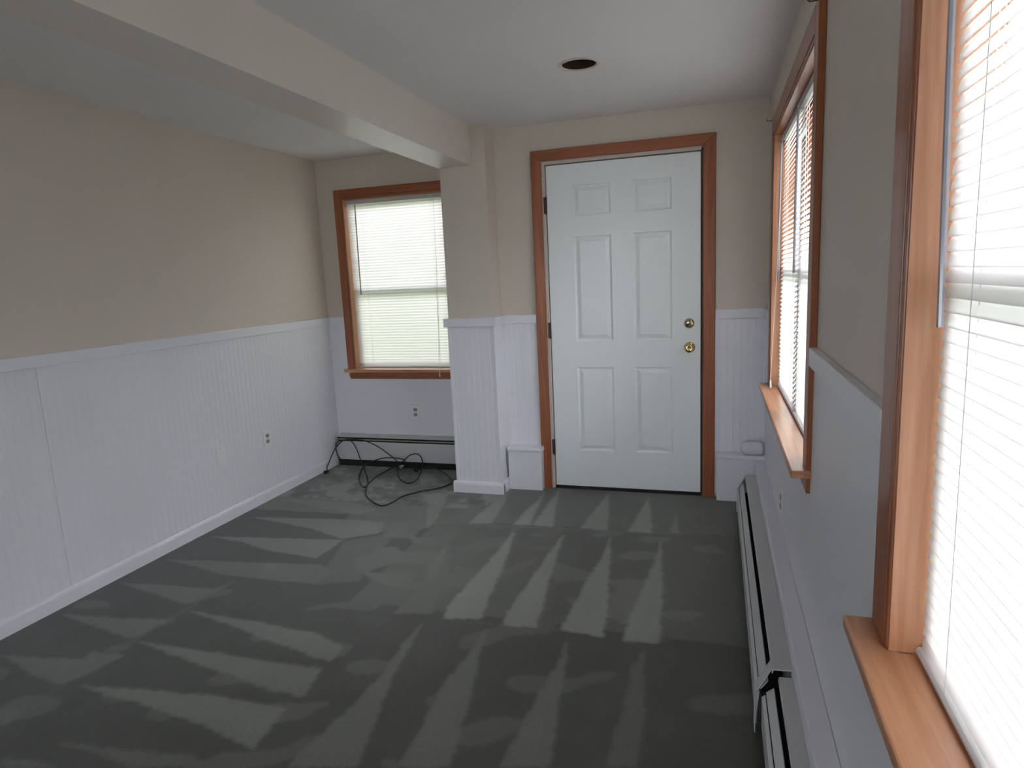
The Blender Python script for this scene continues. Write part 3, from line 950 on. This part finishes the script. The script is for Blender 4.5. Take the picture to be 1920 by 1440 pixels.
# ------------------------------------------------------------------ outlets and plates (local: x width, -y out, z up)
def plate(name, loc, rz, label, outlet=True):
    o = empty(name, loc, rz)
    tag(o, label, 'outlet' if outlet else 'wall plate')
    bm = B(); box(bm, -.036, .036, -.006, 0, -.058, .058)
    obj('cover_plate', bm, 'plate', o, .003)
    if outlet:
        for s in (-1, 1):
            bm = B()
            pr = []
            for i in range(24):
                a = 2 * math.pi * i / 24
                pr.append((.0165 * math.cos(a), max(-.0125, min(.0125, .0165 * math.sin(a))) + s * .0195))
            A = [bm.verts.new((p[0], -.0055, p[1])) for p in pr]; C = [bm.verts.new((p[0], -.0085, p[1])) for p in pr]
            bm.faces.new(A); bm.faces.new(C[::-1])
            for i in range(24):
                bm.faces.new((A[i], A[(i + 1) % 24], C[(i + 1) % 24], C[i]))
            r_ = obj('receptacle', bm, 'socket', o)
            bm = B()
            box(bm, -.0075, -.0055, -.0092, -.0084, s * .0195 - .001, s * .0195 + .007)
            box(bm, .0055, .0075, -.0092, -.0084, s * .0195 - .001, s * .0195 + .006)
            lathe(bm, [(.0022, 0), (.0022, .0008)], (0, -.0084, s * .0195 - .007), (0, -1, 0), 10)
            obj('slots', bm, 'dark', r_)
        bm = B(); lathe(bm, [(.003, 0), (.0025, .0012)], (0, -.006, 0), (0, -1, 0), 12)
        obj('screw', bm, 'plug', o)
    else:
        for s in ((.042,)):
            bm = B(); lathe(bm, [(.003, 0), (.0025, .0012)], (0, -.006, s), (0, -1, 0), 12)
            obj('screw', bm, 'socket', o)
    return o
plate('wall_outlet', (-2.158, YA - .006, .420), 0, 'white double outlet on the wall below the alcove window')
plate('wall_outlet', (XL + .006, 3.525, .409), math.pi / 2, 'white double outlet on the left beadboard wall')
plate('blank_wall_plate', (XL + .006, 3.098, .413), math.pi / 2, 'blank white cover plate on the left beadboard wall', False)
plate('wall_outlet', (PF, 2.90, .385), -math.pi / 2, 'white double outlet on the right wall above the heater, below the far window')

# pipe insulation sleeve in the right corner
bm = B()
lathe(bm, [(.012, -.004), (.026, .001), (.035, .009), (.0395, .022), (.0395, .092), (.035, .105), (.026, .113), (.012, .118)], (.152, 3.978, .330), (1, 0, 0), 28)
o = obj('pipe_sleeve', bm, 'white', smooth=True)
tag(o, 'short fat white pipe sleeve lying on the boxing right of the door', 'pipe')

# ------------------------------------------------------------------ extension cord
c = empty('extension_cord', (-2.2, 3.95, 0))
tag(c, 'black extension cord tangled on the carpet below the alcove window', 'cord')
P1 = [(-2.782, 4.09, 0.016), (-2.805, 4.122, 0.031), (-2.805, 4.163, 0.071), (-2.805, 4.21, 0.114), (-2.788, 4.255, 0.165), (-2.736, 4.255, 0.207), (-2.684, 4.255, 0.22), (-2.643, 4.255, 0.19), (-2.616, 4.255, 0.139), (-2.594, 4.255, 0.067), (-2.537, 4.203, 0.006), (-2.379, 3.98, 0.006), (-2.309, 3.84, 0.006), (-2.334, 3.827, 0.006), (-2.444, 3.97, 0.006), (-2.521, 4.12, 0.006), (-2.574, 4.255, 0.008), (-2.513, 4.255, 0.047), (-2.44, 4.255, 0.073), (-2.382, 4.255, 0.087), (-2.298, 4.255, 0.089), (-2.229, 4.255, 0.081), (-2.211, 4.255, 0.057)]
P2 = [(-2.772, 4.255, 0.063), (-2.791, 4.255, 0.099), (-2.799, 4.255, 0.152), (-2.781, 4.255, 0.195), (-2.713, 4.255, 0.217), (-2.604, 4.255, 0.222), (-2.527, 4.255, 0.21), (-2.431, 4.255, 0.171), (-2.332, 4.255, 0.104), (-2.283, 4.255, 0.064), (-2.275, 4.255, 0.028), (-2.267, 4.223, 0.006), (-2.168, 4.053, 0.006), (-2.05, 3.947, 0.006), (-2.02, 4.019, 0.006), (-2.059, 4.171, 0.006), (-2.075, 4.255, 0.05), (-2.081, 4.255, 0.101), (-2.116, 4.255, 0.128), (-2.172, 4.255, 0.116), (-2.223, 4.255, 0.076), (-2.282, 4.255, 0.033), (-2.34, 4.255, 0.006), (-2.352, 4.084, 0.006), (-2.33, 3.911, 0.006), (-2.284, 3.79, 0.006), (-2.212, 3.663, 0.006), (-2.116, 3.564, 0.006), (-2.008, 3.497, 0.006), (-1.97, 3.558, 0.006), (-1.953, 3.69, 0.006), (-1.883, 3.796, 0.006), (-1.795, 3.871, 0.006), (-1.747, 3.96, 0.006), (-1.747, 4.034, 0.006), (-1.874, 4.2, 0.006), (-1.976, 4.255, 0.023), (-2.049, 4.255, 0.032), (-2.112, 4.255, 0.007), (-2.135, 4.232, 0.006)]
def rel(P):
    return [(p[0] + 2.2, p[1] - 3.95, p[2]) for p in P]
bm = B(); tube(bm, catmull(rel(P1), 7), .0042, 8); tube(bm, catmull(rel(P2), 7), .0042, 8)
obj('cable', bm, 'cord', c, smooth=True)
bm = B()
tube(bm, [(-.600, .115, .012), (-.580, .128, .014), (-.575, .14, .016)], .011, 10)
pl = obj('connector', bm, 'cord', c, .002)
def plugm(p, q, nm, mat):
    p, q = Vector(p), Vector(q)
    a = (q - p).normalized()
    bm = B(); lathe(bm, [(.006, 0), (.009, .008), (.013, .018), (.014, .030), (.013, .034)], p, a, 16)
    o_ = obj(nm, bm, mat, c, smooth=True)
    s = a.cross(Vector((0, 0, 1))).normalized()
    bm = B()
    for sg in (-1, 1):
        b0 = p + a * .033 + s * .0055 * sg
        tube(bm, [b0, b0 + a * .016], .0018, 6)
    obj('prong', bm, 'brass', o_)
    return o_
plugm((-.025, .30, .035), (-.075, .255, .020), 'plug', 'plug')
plugm((.065, .282, .014), (.11, .26, .014), 'plug', 'cord')
